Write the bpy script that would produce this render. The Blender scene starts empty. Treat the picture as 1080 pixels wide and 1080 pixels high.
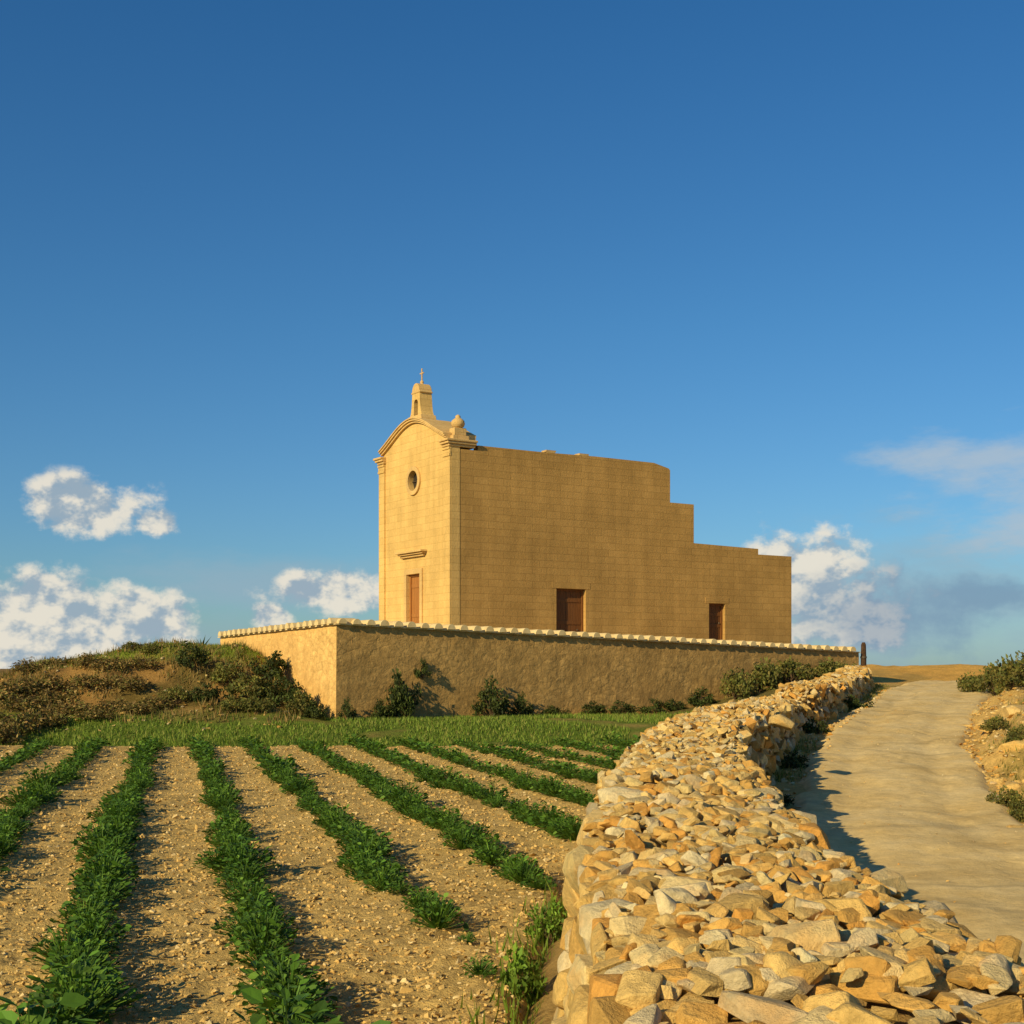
import bpy, bmesh, math, random, time
import numpy as np
from mathutils import Vector, Matrix
random.seed(7); R=np.random.RandomState(11)
scene=bpy.context.scene; COL=scene.collection
E=1.6; F=1430.0; HY=705.0; T0=time.time()
# ------------------------------------------------------------------ helpers
def link(o,parent=None):
    COL.objects.link(o)
    if parent is not None: o.parent=parent
    return o
def tag(o,label=None,cat=None,group=None,kind=None):
    if label: o['label']=label
    if cat: o['category']=cat
    if group: o['group']=group
    if kind: o['kind']=kind
    return o
def thing(name,label,cat,loc=(0,0,0),rz=0,group=None):
    o=bpy.data.objects.new(name,None); link(o); o.location=loc; o.rotation_euler=(0,0,rz); o.empty_display_size=.2
    return tag(o,label,cat,group)
def npmesh(name,V,Fc,mat,col=None,smooth=False):
    V=np.asarray(V,dtype=np.float32); Fc=np.asarray(Fc,dtype=np.int32)
    me=bpy.data.meshes.new(name); n,k=Fc.shape
    me.vertices.add(len(V)); me.vertices.foreach_set('co',V.ravel())
    me.loops.add(n*k); me.loops.foreach_set('vertex_index',Fc.ravel())
    me.polygons.add(n); me.polygons.foreach_set('loop_start',np.arange(0,n*k,k,dtype=np.int32))
    me.polygons.foreach_set('use_smooth',np.full(n,bool(smooth)))
    me.update(calc_edges=True)
    if col is not None:
        c=np.ones((len(V),4),dtype=np.float32); c[:,:3]=col
        me.color_attributes.new('Col','FLOAT_COLOR','POINT').data.foreach_set('color',c.ravel())
    me.materials.append(mat); return me
def npobj(name,V,Fc,mat,parent=None,col=None,smooth=False):
    return link(bpy.data.objects.new(name,npmesh(name,V,Fc,mat,col,smooth)),parent)
def bmobj(name,bm,mat,parent=None,bevel=0,smooth=False,recalc=True):
    if recalc: bmesh.ops.recalc_face_normals(bm,faces=bm.faces[:])
    me=bpy.data.meshes.new(name); bm.to_mesh(me); bm.free(); me.materials.append(mat)
    if smooth:
        for p in me.polygons: p.use_smooth=True
    o=link(bpy.data.objects.new(name,me),parent)
    if bevel:
        m=o.modifiers.new('bevel','BEVEL'); m.width=bevel; m.segments=2; m.limit_method='ANGLE'
    return o
def box(bm,x0,x1,y0,y1,z0,z1,skip=''):
    v=[bm.verts.new(p) for p in [(x0,y0,z0),(x1,y0,z0),(x1,y1,z0),(x0,y1,z0),(x0,y0,z1),(x1,y0,z1),(x1,y1,z1),(x0,y1,z1)]]
    fs={'b':(3,2,1,0),'t':(4,5,6,7),'f':(0,1,5,4),'r':(1,2,6,5),'k':(2,3,7,6),'l':(3,0,4,7)}
    for k,f in fs.items():
        if k not in skip: bm.faces.new([v[i] for i in f])
def prism(bm,poly,axis,a,b):
    mk=(lambda p,t:(t,p[0],p[1])) if axis=='x' else (lambda p,t:(p[0],t,p[1]))
    A=[bm.verts.new(mk(p,a)) for p in poly]; B=[bm.verts.new(mk(p,b)) for p in poly]
    bm.faces.new(A); bm.faces.new(B[::-1]); n=len(poly)
    for i in range(n): bm.faces.new([A[i],B[i],B[(i+1)%n],A[(i+1)%n]])
def lathe(bm,prof,cx,cy,seg=16):
    rings=[[bm.verts.new((cx+r*math.cos(6.28318*i/seg),cy+r*math.sin(6.28318*i/seg),z)) for i in range(seg)] for r,z in prof]
    for a,b in zip(rings,rings[1:]):
        for i in range(seg): bm.faces.new([a[i],a[(i+1)%seg],b[(i+1)%seg],b[i]])
    bm.faces.new(rings[0][::-1]); bm.faces.new(rings[-1])
TAB=R.rand(256,256)*2-1
def vn(x,y):
    x=np.asarray(x,dtype=float); y=np.asarray(y,dtype=float)
    xi=np.floor(x).astype(int); yi=np.floor(y).astype(int); fx=x-xi; fy=y-yi
    fx=fx*fx*(3-2*fx); fy=fy*fy*(3-2*fy)
    g=lambda a,b:TAB[a&255,b&255]
    return (g(xi,yi)*(1-fx)+g(xi+1,yi)*fx)*(1-fy)+(g(xi,yi+1)*(1-fx)+g(xi+1,yi+1)*fx)*fy
def fbm(x,y,f=1,o=4):
    s=0;a=1;t=0
    for i in range(o): s=s+a*vn(x*f+17.3*i,y*f-9.1*i); t+=a; a*=.5; f*=2.03
    return s/t
def ss(a,b,x):
    t=np.clip((np.asarray(x,dtype=float)-a)/(b-a),0,1); return t*t*(3-2*t)
# ------------------------------------------------------------------ materials
def newmat(name,rough=.9,spec=.15):
    m=bpy.data.materials.new(name); m.use_nodes=True; nt=m.node_tree
    b=nt.nodes['Principled BSDF']; b.inputs['Roughness'].default_value=rough
    b.inputs['Specular IOR Level'].default_value=spec
    return m,nt,b
def noise(nt,vec,scale,detail=4,rough=.6):
    n=nt.nodes.new('ShaderNodeTexNoise'); n.inputs['Scale'].default_value=scale; n.inputs['Detail'].default_value=detail
    n.inputs['Roughness'].default_value=rough
    nt.links.new(vec,n.inputs['Vector']); return n.outputs['Fac']
def ramp(nt,fac,stops):
    n=nt.nodes.new('ShaderNodeValToRGB'); e=n.color_ramp.elements
    while len(e)<len(stops): e.new(.5)
    for el,(p,c) in zip(e,stops):
        el.position=p; el.color=(c[0],c[1],c[2],1) if hasattr(c,'__len__') else (c,c,c,1)
    nt.links.new(fac,n.inputs[0]); return n.outputs[0]
def mix(nt,a,b,fac,mode='MIX'):
    n=nt.nodes.new('ShaderNodeMix'); n.data_type='RGBA'; n.blend_type=mode
    for s,v in ((0,fac),(6,a),(7,b)):
        if isinstance(v,bpy.types.NodeSocket): nt.links.new(v,n.inputs[s])
        else: n.inputs[s].default_value=v if s==0 else (v[0],v[1],v[2],1)
    return n.outputs[2]
def math_(nt,op,a,b=0.0,c=0.0):
    n=nt.nodes.new('ShaderNodeMath'); n.operation=op
    for i,v in enumerate((a,b,c)):
        if isinstance(v,bpy.types.NodeSocket): nt.links.new(v,n.inputs[i])
        else: n.inputs[i].default_value=v
    return n.outputs[0]
def bump(nt,b,h,strength,dist=.02,prev=None):
    n=nt.nodes.new('ShaderNodeBump'); n.inputs['Strength'].default_value=strength; n.inputs['Distance'].default_value=dist
    nt.links.new(h,n.inputs['Height'])
    if prev: nt.links.new(prev,n.inputs['Normal'])
    nt.links.new(n.outputs[0],b.inputs['Normal']); return n.outputs[0]
def coord(nt,k='Object'): return nt.nodes.new('ShaderNodeTexCoord').outputs[k]
def wcoord(nt): return nt.nodes.new('ShaderNodeNewGeometry').outputs['Position']
def attr(nt):
    n=nt.nodes.new('ShaderNodeAttribute'); n.attribute_name='Col'; return n.outputs['Color']
def ashlar(name,c1,c2,mort):
    m,nt,b=newmat(name,.92,.1); oc=coord(nt)
    sep=nt.nodes.new('ShaderNodeSeparateXYZ'); nt.links.new(oc,sep.inputs[0])
    com=nt.nodes.new('ShaderNodeCombineXYZ'); nt.links.new(math_(nt,'ADD',sep.outputs[0],sep.outputs[1]),com.inputs[0]); nt.links.new(sep.outputs[2],com.inputs[1])
    br=nt.nodes.new('ShaderNodeTexBrick'); nt.links.new(com.outputs[0],br.inputs['Vector'])
    br.inputs['Scale'].default_value=1; br.inputs['Brick Width'].default_value=.58; br.inputs['Row Height'].default_value=.24
    br.inputs['Mortar Size'].default_value=.012; br.inputs['Mortar Smooth'].default_value=.7; br.inputs['Bias'].default_value=-.05
    br.inputs['Color1'].default_value=(*c1,1); br.inputs['Color2'].default_value=(*c2,1); br.inputs['Mortar'].default_value=(*mort,1)
    big=ramp(nt,noise(nt,oc,.45,4,.6),[(.3,.80),(.7,1.10)])
    c=mix(nt,br.outputs['Color'],big,.9,'MULTIPLY')
    mp=nt.nodes.new('ShaderNodeMapping'); mp.inputs['Scale'].default_value=(1.6,1.6,.22); nt.links.new(oc,mp.inputs[0])
    st=ramp(nt,noise(nt,mp.outputs[0],1.5,3,.6),[(.35,.82),(.65,1.05)])
    c=mix(nt,c,st,.7,'MULTIPLY')
    fine=ramp(nt,noise(nt,oc,14,4,.8),[(.3,.82),(.75,1.13)])
    c=mix(nt,c,fine,.8,'MULTIPLY')
    nt.links.new(c,b.inputs['Base Color'])
    inv=math_(nt,'SUBTRACT',1.0,br.outputs['Fac']); hh=math_(nt,'ADD',math_(nt,'MULTIPLY',inv,.3),noise(nt,oc,16,4,.75))
    bump(nt,b,hh,.5,.022)
    return m
M={}
M['nave']=ashlar('limestone_side_shaded',(.565,.335,.105),(.50,.295,.09),(.42,.245,.074))  # same stone as the front, its shaded side painted in as a darker colour
M['facade']=ashlar('limestone_facade_lit',(.76,.50,.175),(.70,.455,.155),(.62,.395,.13))  # sunlit copy of the chapel stone, brightness put into the colour
M['trim']=ashlar('limestone_trim',(.72,.48,.19),(.68,.44,.17),(.64,.41,.15))
m,nt,b=newmat('roof_grey'); oc=coord(nt); nt.links.new(ramp(nt,noise(nt,oc,3,5),[(.3,(.22,.19,.13)),(.7,(.34,.29,.2))]),b.inputs['Base Color']); M['roof']=m
m,nt,b=newmat('tile_pale'); oc=coord(nt); nt.links.new(ramp(nt,noise(nt,oc,5,5),[(.3,(.60,.43,.19)),(.7,(.76,.60,.32))]),b.inputs['Base Color']); M['tile']=m
def rubble(name,base,dark,scale=3.2,edgev=.6):
    m,nt,b=newmat(name,.95,.08); oc=coord(nt)
    mp=nt.nodes.new('ShaderNodeMapping'); mp.inputs['Scale'].default_value=(1,1,1.7); nt.links.new(oc,mp.inputs[0])
    nz=nt.nodes.new('ShaderNodeTexNoise'); nz.inputs['Scale'].default_value=4; nz.inputs['Detail'].default_value=3; nt.links.new(mp.outputs[0],nz.inputs['Vector'])
    v1=nt.nodes.new('ShaderNodeMixRGB'); v1.inputs[0].default_value=.22; nt.links.new(mp.outputs[0],v1.inputs[1]); nt.links.new(nz.outputs['Color'],v1.inputs[2])
    vo=nt.nodes.new('ShaderNodeTexVoronoi'); vo.inputs['Scale'].default_value=scale; nt.links.new(v1.outputs[0],vo.inputs['Vector'])
    ve=nt.nodes.new('ShaderNodeTexVoronoi'); ve.feature='DISTANCE_TO_EDGE'; ve.inputs['Scale'].default_value=scale; nt.links.new(v1.outputs[0],ve.inputs['Vector'])
    sp=nt.nodes.new('ShaderNodeSeparateColor'); nt.links.new(vo.outputs['Color'],sp.inputs[0])
    cell=ramp(nt,sp.outputs[0],[(0,.78),(1,1.16)])
    edge=ramp(nt,ve.outputs['Distance'],[(.0,edgev),(.16,1.0)])
    plaster=ramp(nt,noise(nt,oc,.8,4,.65),[(.44,0.),(.62,1.)])
    edge2=mix(nt,edge,(1,1,1),math_(nt,'MULTIPLY',plaster,.9))
    c=mix(nt,base,cell,.6,'MULTIPLY'); c=mix(nt,c,edge2,.8,'MULTIPLY')
    stain=ramp(nt,noise(nt,oc,.8,5,.8),[(.42,0.),(.60,1.)])
    c=mix(nt,c,dark,math_(nt,'MULTIPLY',stain,.65))
    c=mix(nt,c,ramp(nt,noise(nt,oc,5,5,.85),[(.3,.68),(.7,1.24)]),.9,'MULTIPLY')
    nt.links.new(c,b.inputs['Base Color'])
    hh=math_(nt,'ADD',noise(nt,oc,9,4,.75),math_(nt,'MULTIPLY',edge2,.7)); bump(nt,b,hh,.55,.045); return m
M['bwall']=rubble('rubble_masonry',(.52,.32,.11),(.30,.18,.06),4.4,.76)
M['bwall_lit']=rubble('rubble_masonry_lit',(.80,.50,.175),(.56,.33,.11),3.8,.76)  # end wall's copy of the masonry, with sunlight painted in as brighter colour
def wood(name,a,b_):
    m,nt,b=newmat(name,.65,.25); oc=coord(nt)
    mp=nt.nodes.new('ShaderNodeMapping'); mp.inputs['Scale'].default_value=(9,9,.6); nt.links.new(oc,mp.inputs[0])
    nt.links.new(ramp(nt,noise(nt,mp.outputs[0],3,4),[(.3,a),(.7,b_)]),b.inputs['Base Color']); return m
M['wood']=wood('brown_wood',(.13,.05,.014),(.21,.085,.022)); M['wood_lit']=wood('brown_wood_lit',(.30,.12,.03),(.42,.18,.045))  # second wood is for the front door, its sunlit tone put into the colour
m,nt,b=newmat('dark_wood',.8,.2); oc=coord(nt); nt.links.new(ramp(nt,noise(nt,oc,12,4),[(.3,(.04,.02,.01)),(.7,(.09,.05,.025))]),b.inputs['Base Color']); M['dwood']=m
m,nt,b=newmat('dark_glass',.12,.5); nt.links.new(ramp(nt,noise(nt,coord(nt),2,2),[(.3,(.02,.02,.02)),(.7,(.04,.035,.03))]),b.inputs['Base Color']); M['glass']=m
m,nt,b=newmat('iron',.5,.4); b.inputs['Metallic'].default_value=.6; nt.links.new(ramp(nt,noise(nt,coord(nt),20,3),[(.3,(.08,.06,.04)),(.7,(.16,.12,.08))]),b.inputs['Base Color']); M['iron']=m
def vstone(name,bs=.5,sc=16,scn=(.62,1.25),om=.35):
    m,nt,b=newmat(name,.9,.15); wc=wcoord(nt)
    n1=noise(nt,wc,sc,5,.78); n2=noise(nt,wc,sc*.25,3,.6)
    c=mix(nt,attr(nt),ramp(nt,n1,[(.28,scn[0]),(.72,scn[1])]),.9,'MULTIPLY')
    c=mix(nt,c,(.66,.32,.06),math_(nt,'MULTIPLY',ramp(nt,n2,[(.5,0.),(.66,1.)]),om))
    nt.links.new(c,b.inputs['Base Color'])
    bump(nt,b,math_(nt,'ADD',noise(nt,wc,sc*2.4,5,.75),math_(nt,'MULTIPLY',n1,1.4)),bs,.022); return m
M['stone']=vstone('limestone_rubble',.65,26,(.58,1.28),.4)
M['clod']=vstone('soil_clods',.3,40,(.75,1.15),.1)
def soilmat(name,usecol,base=(.4,.25,.1)):
    m,nt,b=newmat(name,.97,.05); wc=wcoord(nt); base_=attr(nt) if usecol else base
    n2=noise(nt,wc,11,5,.8)
    c=mix(nt,base_,ramp(nt,noise(nt,wc,1.1,4,.7),[(.3,.74),(.7,1.18)]),.9,'MULTIPLY')
    c=mix(nt,c,ramp(nt,n2,[(.3,.6),(.7,1.27)]),.9,'MULTIPLY')
    nt.links.new(c,b.inputs['Base Color'])
    bump(nt,b,math_(nt,'ADD',noise(nt,wc,45,4,.75),math_(nt,'MULTIPLY',n2,1.4)),.7,.045); return m
M['ground']=soilmat('earth',True)
M['field']=soilmat('dry_field_soil',False,(.66,.45,.155))
m,nt,b=newmat('dusty_track',.93,.1); wc=wcoord(nt)
c=ramp(nt,noise(nt,wc,.8,5,.7),[(.30,(.66,.455,.17)),(.48,(.79,.575,.245)),(.72,(.85,.66,.33))])
n2=noise(nt,wc,7,6,.8)
c=mix(nt,c,ramp(nt,n2,[(.3,.72),(.7,1.14)]),.9,'MULTIPLY')
vo=nt.nodes.new('ShaderNodeTexVoronoi'); vo.feature='DISTANCE_TO_EDGE'; vo.inputs['Scale'].default_value=.5
nz=nt.nodes.new('ShaderNodeTexNoise'); nz.inputs['Scale'].default_value=1.3; nz.inputs['Detail'].default_value=5; nt.links.new(wc,nz.inputs['Vector'])
v1=nt.nodes.new('ShaderNodeMixRGB'); v1.inputs[0].default_value=.4; nt.links.new(wc,v1.inputs[1]); nt.links.new(nz.outputs['Color'],v1.inputs[2]); nt.links.new(v1.outputs[0],vo.inputs['Vector'])
crack=ramp(nt,vo.outputs['Distance'],[(0,.6),(.035,1.)]); c=mix(nt,c,crack,.5,'MULTIPLY')
nt.links.new(c,b.inputs['Base Color']); bump(nt,b,math_(nt,'ADD',n2,math_(nt,'MULTIPLY',crack,.4)),.5,.045); M['path']=m
def leafmat(name,tr=.3,rough=.55):
    m,nt,b=newmat(name,rough,.3); a=attr(nt)
    nt.links.new(a,b.inputs['Base Color'])
    t=nt.nodes.new('ShaderNodeBsdfTranslucent'); nt.links.new(mix(nt,a,(1.0,1.1,.4),1.0,'MULTIPLY'),t.inputs[0])
    ms=nt.nodes.new('ShaderNodeMixShader'); ms.inputs[0].default_value=tr
    nt.links.new(b.outputs[0],ms.inputs[1]); nt.links.new(t.outputs[0],ms.inputs[2]); nt.links.new(ms.outputs[0],nt.nodes['Material Output'].inputs[0]); return m
M['leaf']=leafmat('crop_leaf',.25,.6); M['shrub']=leafmat('shrub_leaf',.2,.7); M['grass']=leafmat('grass_blade',.3,.7)
m,nt,b=newmat('bark',.9,.1); nt.links.new(ramp(nt,noise(nt,wcoord(nt),20,4),[(.3,(.06,.04,.02)),(.7,(.14,.09,.05))]),b.inputs['Base Color']); M['bark']=m

# ------------------------------------------------------------------ layout curves
def smoothcurve(ys,xs,k=41):
    Y=np.linspace(ys[0],ys[-1],600); X=np.interp(Y,ys,xs); w=np.hanning(k); w/=w.sum(); h=k//2
    Xp=np.concatenate([X[0]+(np.arange(-h,0))*(X[1]-X[0]),X,X[-1]+np.arange(1,h+1)*(X[-1]-X[-2])])
    return Y,np.convolve(Xp,w,'valid')
_wY,_wX=smoothcurve([-6,3,4,6,9,12,15.5,18,22,26,27.5,30,34,38,42,46],[.70,.74,.78,.85,1.13,1.52,2.1,2.65,3.8,5.0,5.75,6.75,8.15,9.5,10.6,11.6],25)
_pY,_pX=smoothcurve([-8,3,10,16,24,30,36,42,50,70],[3.3,3.4,3.65,4.6,6.7,8.85,11.25,13.6,16.6,24])
wallx=lambda y:np.interp(y,_wY,_wX)
pathx=lambda y:np.interp(y,_pY,_pX)
pathw=lambda y:np.interp(y,[0,10,16,24,36,50],[1.85,1.8,1.55,1.35,1.6,1.9])
pathz=lambda y:E-np.interp(y,[-10,11,16,22,30,38,44,60],[1.9,1.9,1.82,1.47,.98,.62,.52,.55])
wtop=lambda y:E-np.interp(y,[-6,3,9,15,22,27,27.8,31.5,38,46],[.82,.80,.80,.77,.68,.60,.46,.36,.14,.0])
def terr(x,y,field=True):
    x=np.asarray(x,dtype=float); y=np.asarray(y,dtype=float)
    zl=E-1.8+.42*ss(31.2,35.5,y)+.95*ss(4,10,x)*ss(33.5,44,y)
    crest=np.interp(x,[-60,-20,-17,-15.5,-14,-12.5,-10,-8,-6.5,-5.2,-4.6],[.1,.3,.75,1.2,1.7,2.0,2.28,2.15,1.45,.5,.0])
    mm=ss(33.2,40.5,y+.9*fbm(x,y,.5,3)+.06*(x+8))
    rise=np.maximum(crest-zl,0)*mm
    zl=zl+rise+.34*fbm(x,y,.9,5)*ss(.1,.8,rise)+.05*fbm(x,y,1.3,4)*ss(31,33,y)
    dx=x-(pathx(y)+pathw(y))
    dd=dx+.5*fbm(x,y,.7,3)
    bank=.28*ss(.05,.4,dd)+.25*ss(.6,.95,dd+.2*fbm(x,y,1.7,2))+.25*ss(1.3,1.8,dd)
    zr=pathz(y)+(bank*ss(10.5,15,y)+.35*ss(2,7,dx)*ss(8,15,y)+.12*fbm(x,y,.9,5)*ss(.0,1.0,dx)+.06*np.abs(fbm(x,y,3,3))*ss(0,.4,dx))
    zr=zr-.03+.03*fbm(x,y,1.5,4)
    w=ss(-.3,.3,x-wallx(y)); z=zl*(1-w)+zr*w
    f=ss(46,60,y); z=z*(1-f)+(E-.6+.12*fbm(x,y,.1,3))*f
    z=z+.72*ss(60,65,y+2*fbm(x,y,.12,3))*ss(12,18,x)*(1-.8*ss(66,85,y))*(1+.35*fbm(x,y,.4,4))
    f2=ss(200,600,y); z=z*(1-f2)+(E-.9)*f2
    if field: z=z-.16*fieldmask(x,y)
    return z
def fieldmask(x,y):
    e=.35*fbm(x,y,.6,4)
    return ss(0,.5,31.6+e-y)*ss(0,.35,wallx(y)-.72-x)*ss(0,1,x+22+.5*e)
def fieldz(x,y):
    x=np.asarray(x,float); y=np.asarray(y,float)
    ph=(x+.25*y+.6)/1.18; d=np.abs(ph-np.round(ph))*1.18
    z=E-1.8+.03*np.exp(-(d/.22)**2)+.03*fbm(x,y,1.2,3)
    z=z+.04*np.abs(fbm(x,y,5,3))+.028*np.maximum(fbm(x+40,y,12,3),-.1)
    return z-.25*(1-fieldmask(x,y))
def grid(us,Ys,xf,zf):
    U,YY=np.meshgrid(us,Ys); X=xf(U,YY); Z=zf(X,YY)
    V=np.stack([X,YY,Z],-1).reshape(-1,3); nu=len(us); ny=len(Ys)
    i=np.arange(nu*ny).reshape(ny,nu)
    Fc=np.stack([i[:-1,:-1],i[:-1,1:],i[1:,1:],i[1:,:-1]],-1).reshape(-1,4); return V,Fc
Ys=np.concatenate([np.linspace(-12,3,40)[:-1],np.linspace(3,75,460)[:-1],np.geomspace(75,4000,50)])
us=np.concatenate([np.linspace(-2.2,-.8,20)[:-1],np.linspace(-.8,.8,330),np.linspace(.8,2.2,20)[1:]])
V,Fc=grid(us,Ys,lambda u,y:u*(np.maximum(y,0)+7),terr)
x,y=V[:,0],V[:,1]
def lerp(a,b,t): return a*(1-t)[:,None]+np.asarray(b)*t[:,None]
C=np.tile(np.array([.46,.30,.10]),(len(V),1))
C=lerp(C,(.14,.20,.03),ss(30.5,31.5,y)*ss(41,36,y)*ss(.5,-.5,x-wallx(y))*ss(-.5,.1,fbm(x,y,.6,4)+.35))
C=lerp(C,(.34,.195,.06),ss(.1,.4,V[:,2]-(E-1.35))*ss(-3,-5,x)*ss(32,34,y))
C=lerp(C,(.16,.12,.035),ss(-.12,.15,fbm(x,y,.8,5))*ss(.1,.4,V[:,2]-(E-1.35))*ss(-3,-5,x)*ss(32,34,y)*.85)
C=lerp(C,(.21,.27,.03),ss(1.6,1.85,V[:,2]+.3*fbm(x,y,.8,3))*ss(-3,-5,x)*ss(38,40,y))
C=lerp(C,(.20,.16,.05),ss(0,1,x-4)*ss(34,38,y)*ss(.5,-.5,x-wallx(y)))
C=lerp(C,(.74,.48,.155),ss(0,.5,x-wallx(y))*ss(60,44,y))
gm=ss(.05,.35,fbm(x,y,.9,4)); C=lerp(C,(.3,.23,.06),gm*ss(0,.5,x-wallx(y))*.6*ss(60,44,y))
C=lerp(C,(.72,.41,.10),ss(48,58,y)*ss(100,80,y))
C=lerp(C,(.35,.25,.08),ss(.15,.4,fbm(x,y,.5,4))*ss(48,58,y)*ss(100,80,y)*.6)
g=npobj('ground',V,Fc,M['ground'],None,C,True); tag(g,kind='structure')
Ys=np.concatenate([np.linspace(-4,4.5,40)[:-1],np.geomspace(4.5,32.6,520)])
V,Fc=grid(np.linspace(-.8,.32,430),Ys,lambda u,y:u*(np.maximum(y,0)+1.5)+.1,fieldz)
ok=(V[:,0]<wallx(V[:,1])-.1); Fc=Fc[ok[Fc].all(1)]
o=npobj('field',V,Fc,M['field'],None,None,True); tag(o,kind='structure')
Ys=np.concatenate([np.linspace(-8,4,40)[:-1],np.linspace(4,56,380)])
def pz(x,y):
    d=np.abs(x-pathx(y))/(pathw(y)+.25*fbm(x*0+3,y,.5,4)+.15*fbm(x,y,2,3))
    rut=-.035*np.exp(-((d-.45)/.17)**2)
    return pathz(y)+.05+rut+.04*fbm(x,y,.7,3)+.02*fbm(x,y,2.6,3)+.008*fbm(x,y,9,3)-.22*ss(.84,1.12,d)
V,Fc=grid(np.linspace(-1.45,1.45,90),Ys,lambda u,y:pathx(y)+u*pathw(y),pz)
o=npobj('path',V,Fc,M['path'],None,None,True); tag(o,kind='structure')
# ------------------------------------------------------------------ stones: angular hulls
def hull_rocks(n,npts,seed,bev=.0,jit=.12):
    r=np.random.RandomState(seed); out=[]
    for k in range(n):
        bm=bmesh.new()
        for _ in range(npts):
            p=r.normal(size=3); p/=np.linalg.norm(p); p=np.sign(p)*np.abs(p)**.66; p*=r.uniform(1-jit,1+jit)*.8; bm.verts.new(p)
        bmesh.ops.convex_hull(bm,input=bm.verts[:])
        bmesh.ops.delete(bm,geom=[v for v in bm.verts if not v.link_faces],context='VERTS')
        bmesh.ops.dissolve_limit(bm,angle_limit=.28,verts=bm.verts[:],edges=bm.edges[:])
        if bev: bmesh.ops.bevel(bm,geom=bm.edges[:]+bm.verts[:],offset=bev,segments=1,affect='EDGES',clamp_overlap=True)
        bmesh.ops.triangulate(bm,faces=bm.faces[:]); bmesh.ops.recalc_face_normals(bm,faces=bm.faces[:]); bm.verts.index_update()
        V=np.array([v.co[:] for v in bm.verts]); Fc=np.array([[v.index for v in f.verts] for f in bm.faces]); bm.free()
        V=V+.05*np.stack([vn(V[:,1]*2+k,V[:,2]*2),vn(V[:,2]*2,V[:,0]*2+k),vn(V[:,0]*2,V[:,1]*2-k)],-1)
        out.append((V,Fc))
    return out
RH=hull_rocks(34,16,1,.065,.14); RL=hull_rocks(24,11,2,0,.14); RC=hull_rocks(10,9,3)
def basis(nrm,ang,tilt,r):
    n=Vector(nrm)+Vector(r.normal(size=3)*tilt); n.normalize()
    q=Vector((0,0,1)).rotation_difference(n)
    return np.array(q.to_matrix()@Matrix.Rotation(ang,3,'Z'))
PAL=np.array([[.74,.52,.20],[.78,.59,.27],[.70,.46,.145],[.68,.35,.08],[.60,.36,.10],[.80,.65,.36],[.74,.55,.22],[.71,.48,.165],[.68,.54,.30],[.72,.42,.11],[.76,.50,.16]])
def rcol(r): return np.clip(PAL[r.randint(len(PAL))]*r.uniform(.8,1.12),0,.84)
class Stones:
    def __init__(s): s.V=[];s.F=[];s.C=[];s.n=0
    def add(s,V,Fc,c):
        s.V.append(V); s.F.append(Fc+s.n); s.C.append(np.tile(c,(len(V),1))); s.n+=len(V)
    def build(s,name,mat,parent=None,smooth=False):
        return npobj(name,np.concatenate(s.V),np.concatenate(s.F),mat,parent,np.concatenate(s.C),smooth)
rub=thing('dry_stone_wall','long low rubble wall of loose pale golden stones running between field and track','stone wall',(0,0,0))
HWT,HWB=.52,.66
_ty=np.linspace(-8,48,3000); _cx=wallx(_ty); _zt=wtop(_ty)+.05*vn(_ty*.9,3.3)+.03*vn(_ty*3.1,8.3)-.10*np.exp(-((_ty-26.6)/.7)**2)+.06*np.exp(-((_ty-8.6)/.8)**2)
_zl=E-1.85+1.0*ss(33,44,_ty); _zr=pathz(_ty)-.05
_cx=_cx.tolist();_ztl=_zt.tolist();_zll=_zl.tolist();_zrl=_zr.tolist()
def wallprof(y,q):
    i=min(max(int((y+8)/56*2999),0),2999); cx=_cx[i]; zt=_ztl[i]; hl=max(zt-_zll[i],.3); hr=max(zt-_zrl[i],.2)
    hw=HWT if y<18 else HWT-.14*min((y-18)/10,1); db=HWB-HWT
    L1=math.hypot(hl,db); L2=2*hw; L3=math.hypot(hr,db)
    if q<L1:
        t=q/L1; p=(cx-hw-db+db*t,y,zt-hl+hl*t); n=(-hl,0,db)
    elif q<L1+L2:
        t=(q-L1)/L2; p=(cx-hw+L2*t,y,zt+.05*math.sin(math.pi*t)); n=(.2*(t-.5),0,1)
    else:
        t=(q-L1-L2)/L3; p=(cx+hw+db*t,y,zt-hr*t); n=(hr,0,db)
    return np.array(p),n,(L1,L2,L3)
ysc=np.linspace(-4,45.5,300); prof=np.linspace(0,1,22); V=[]
for yy in ysc:
    _,_,(a,b_,c_)=wallprof(yy,0); T=a+b_+c_
    for p_ in prof:
        p,n,_=wallprof(yy,min(p_*T,T-.001)); nn=np.array(n)/np.linalg.norm(n); V.append(p-nn*.05)
V=np.array(V); i=np.arange(len(V)).reshape(len(ysc),22)
Fc=np.stack([i[:-1,:-1],i[:-1,1:],i[1:,1:],i[1:,:-1]],-1).reshape(-1,4)[:, ::-1]
npobj('earth_core',V,Fc,M['ground'],rub,np.tile([.46,.29,.10],(len(V),1)),True)
r=np.random.RandomState(5)
placed=[]; cells={}
CS=.3
def tryplace(y,q,rad,f):
    cy,cq=int(math.floor(y/CS)),int(math.floor(q/CS))
    for a in (-1,0,1):
        for b_ in (-1,0,1):
            for (y2,q2,r2) in cells.get((cy+a,cq+b_),()):
                if (y-y2)**2+(q-q2)**2<((rad+r2)*f)**2: return False
    cells.setdefault((cy,cq),[]).append((y,q,rad)); return True
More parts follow.
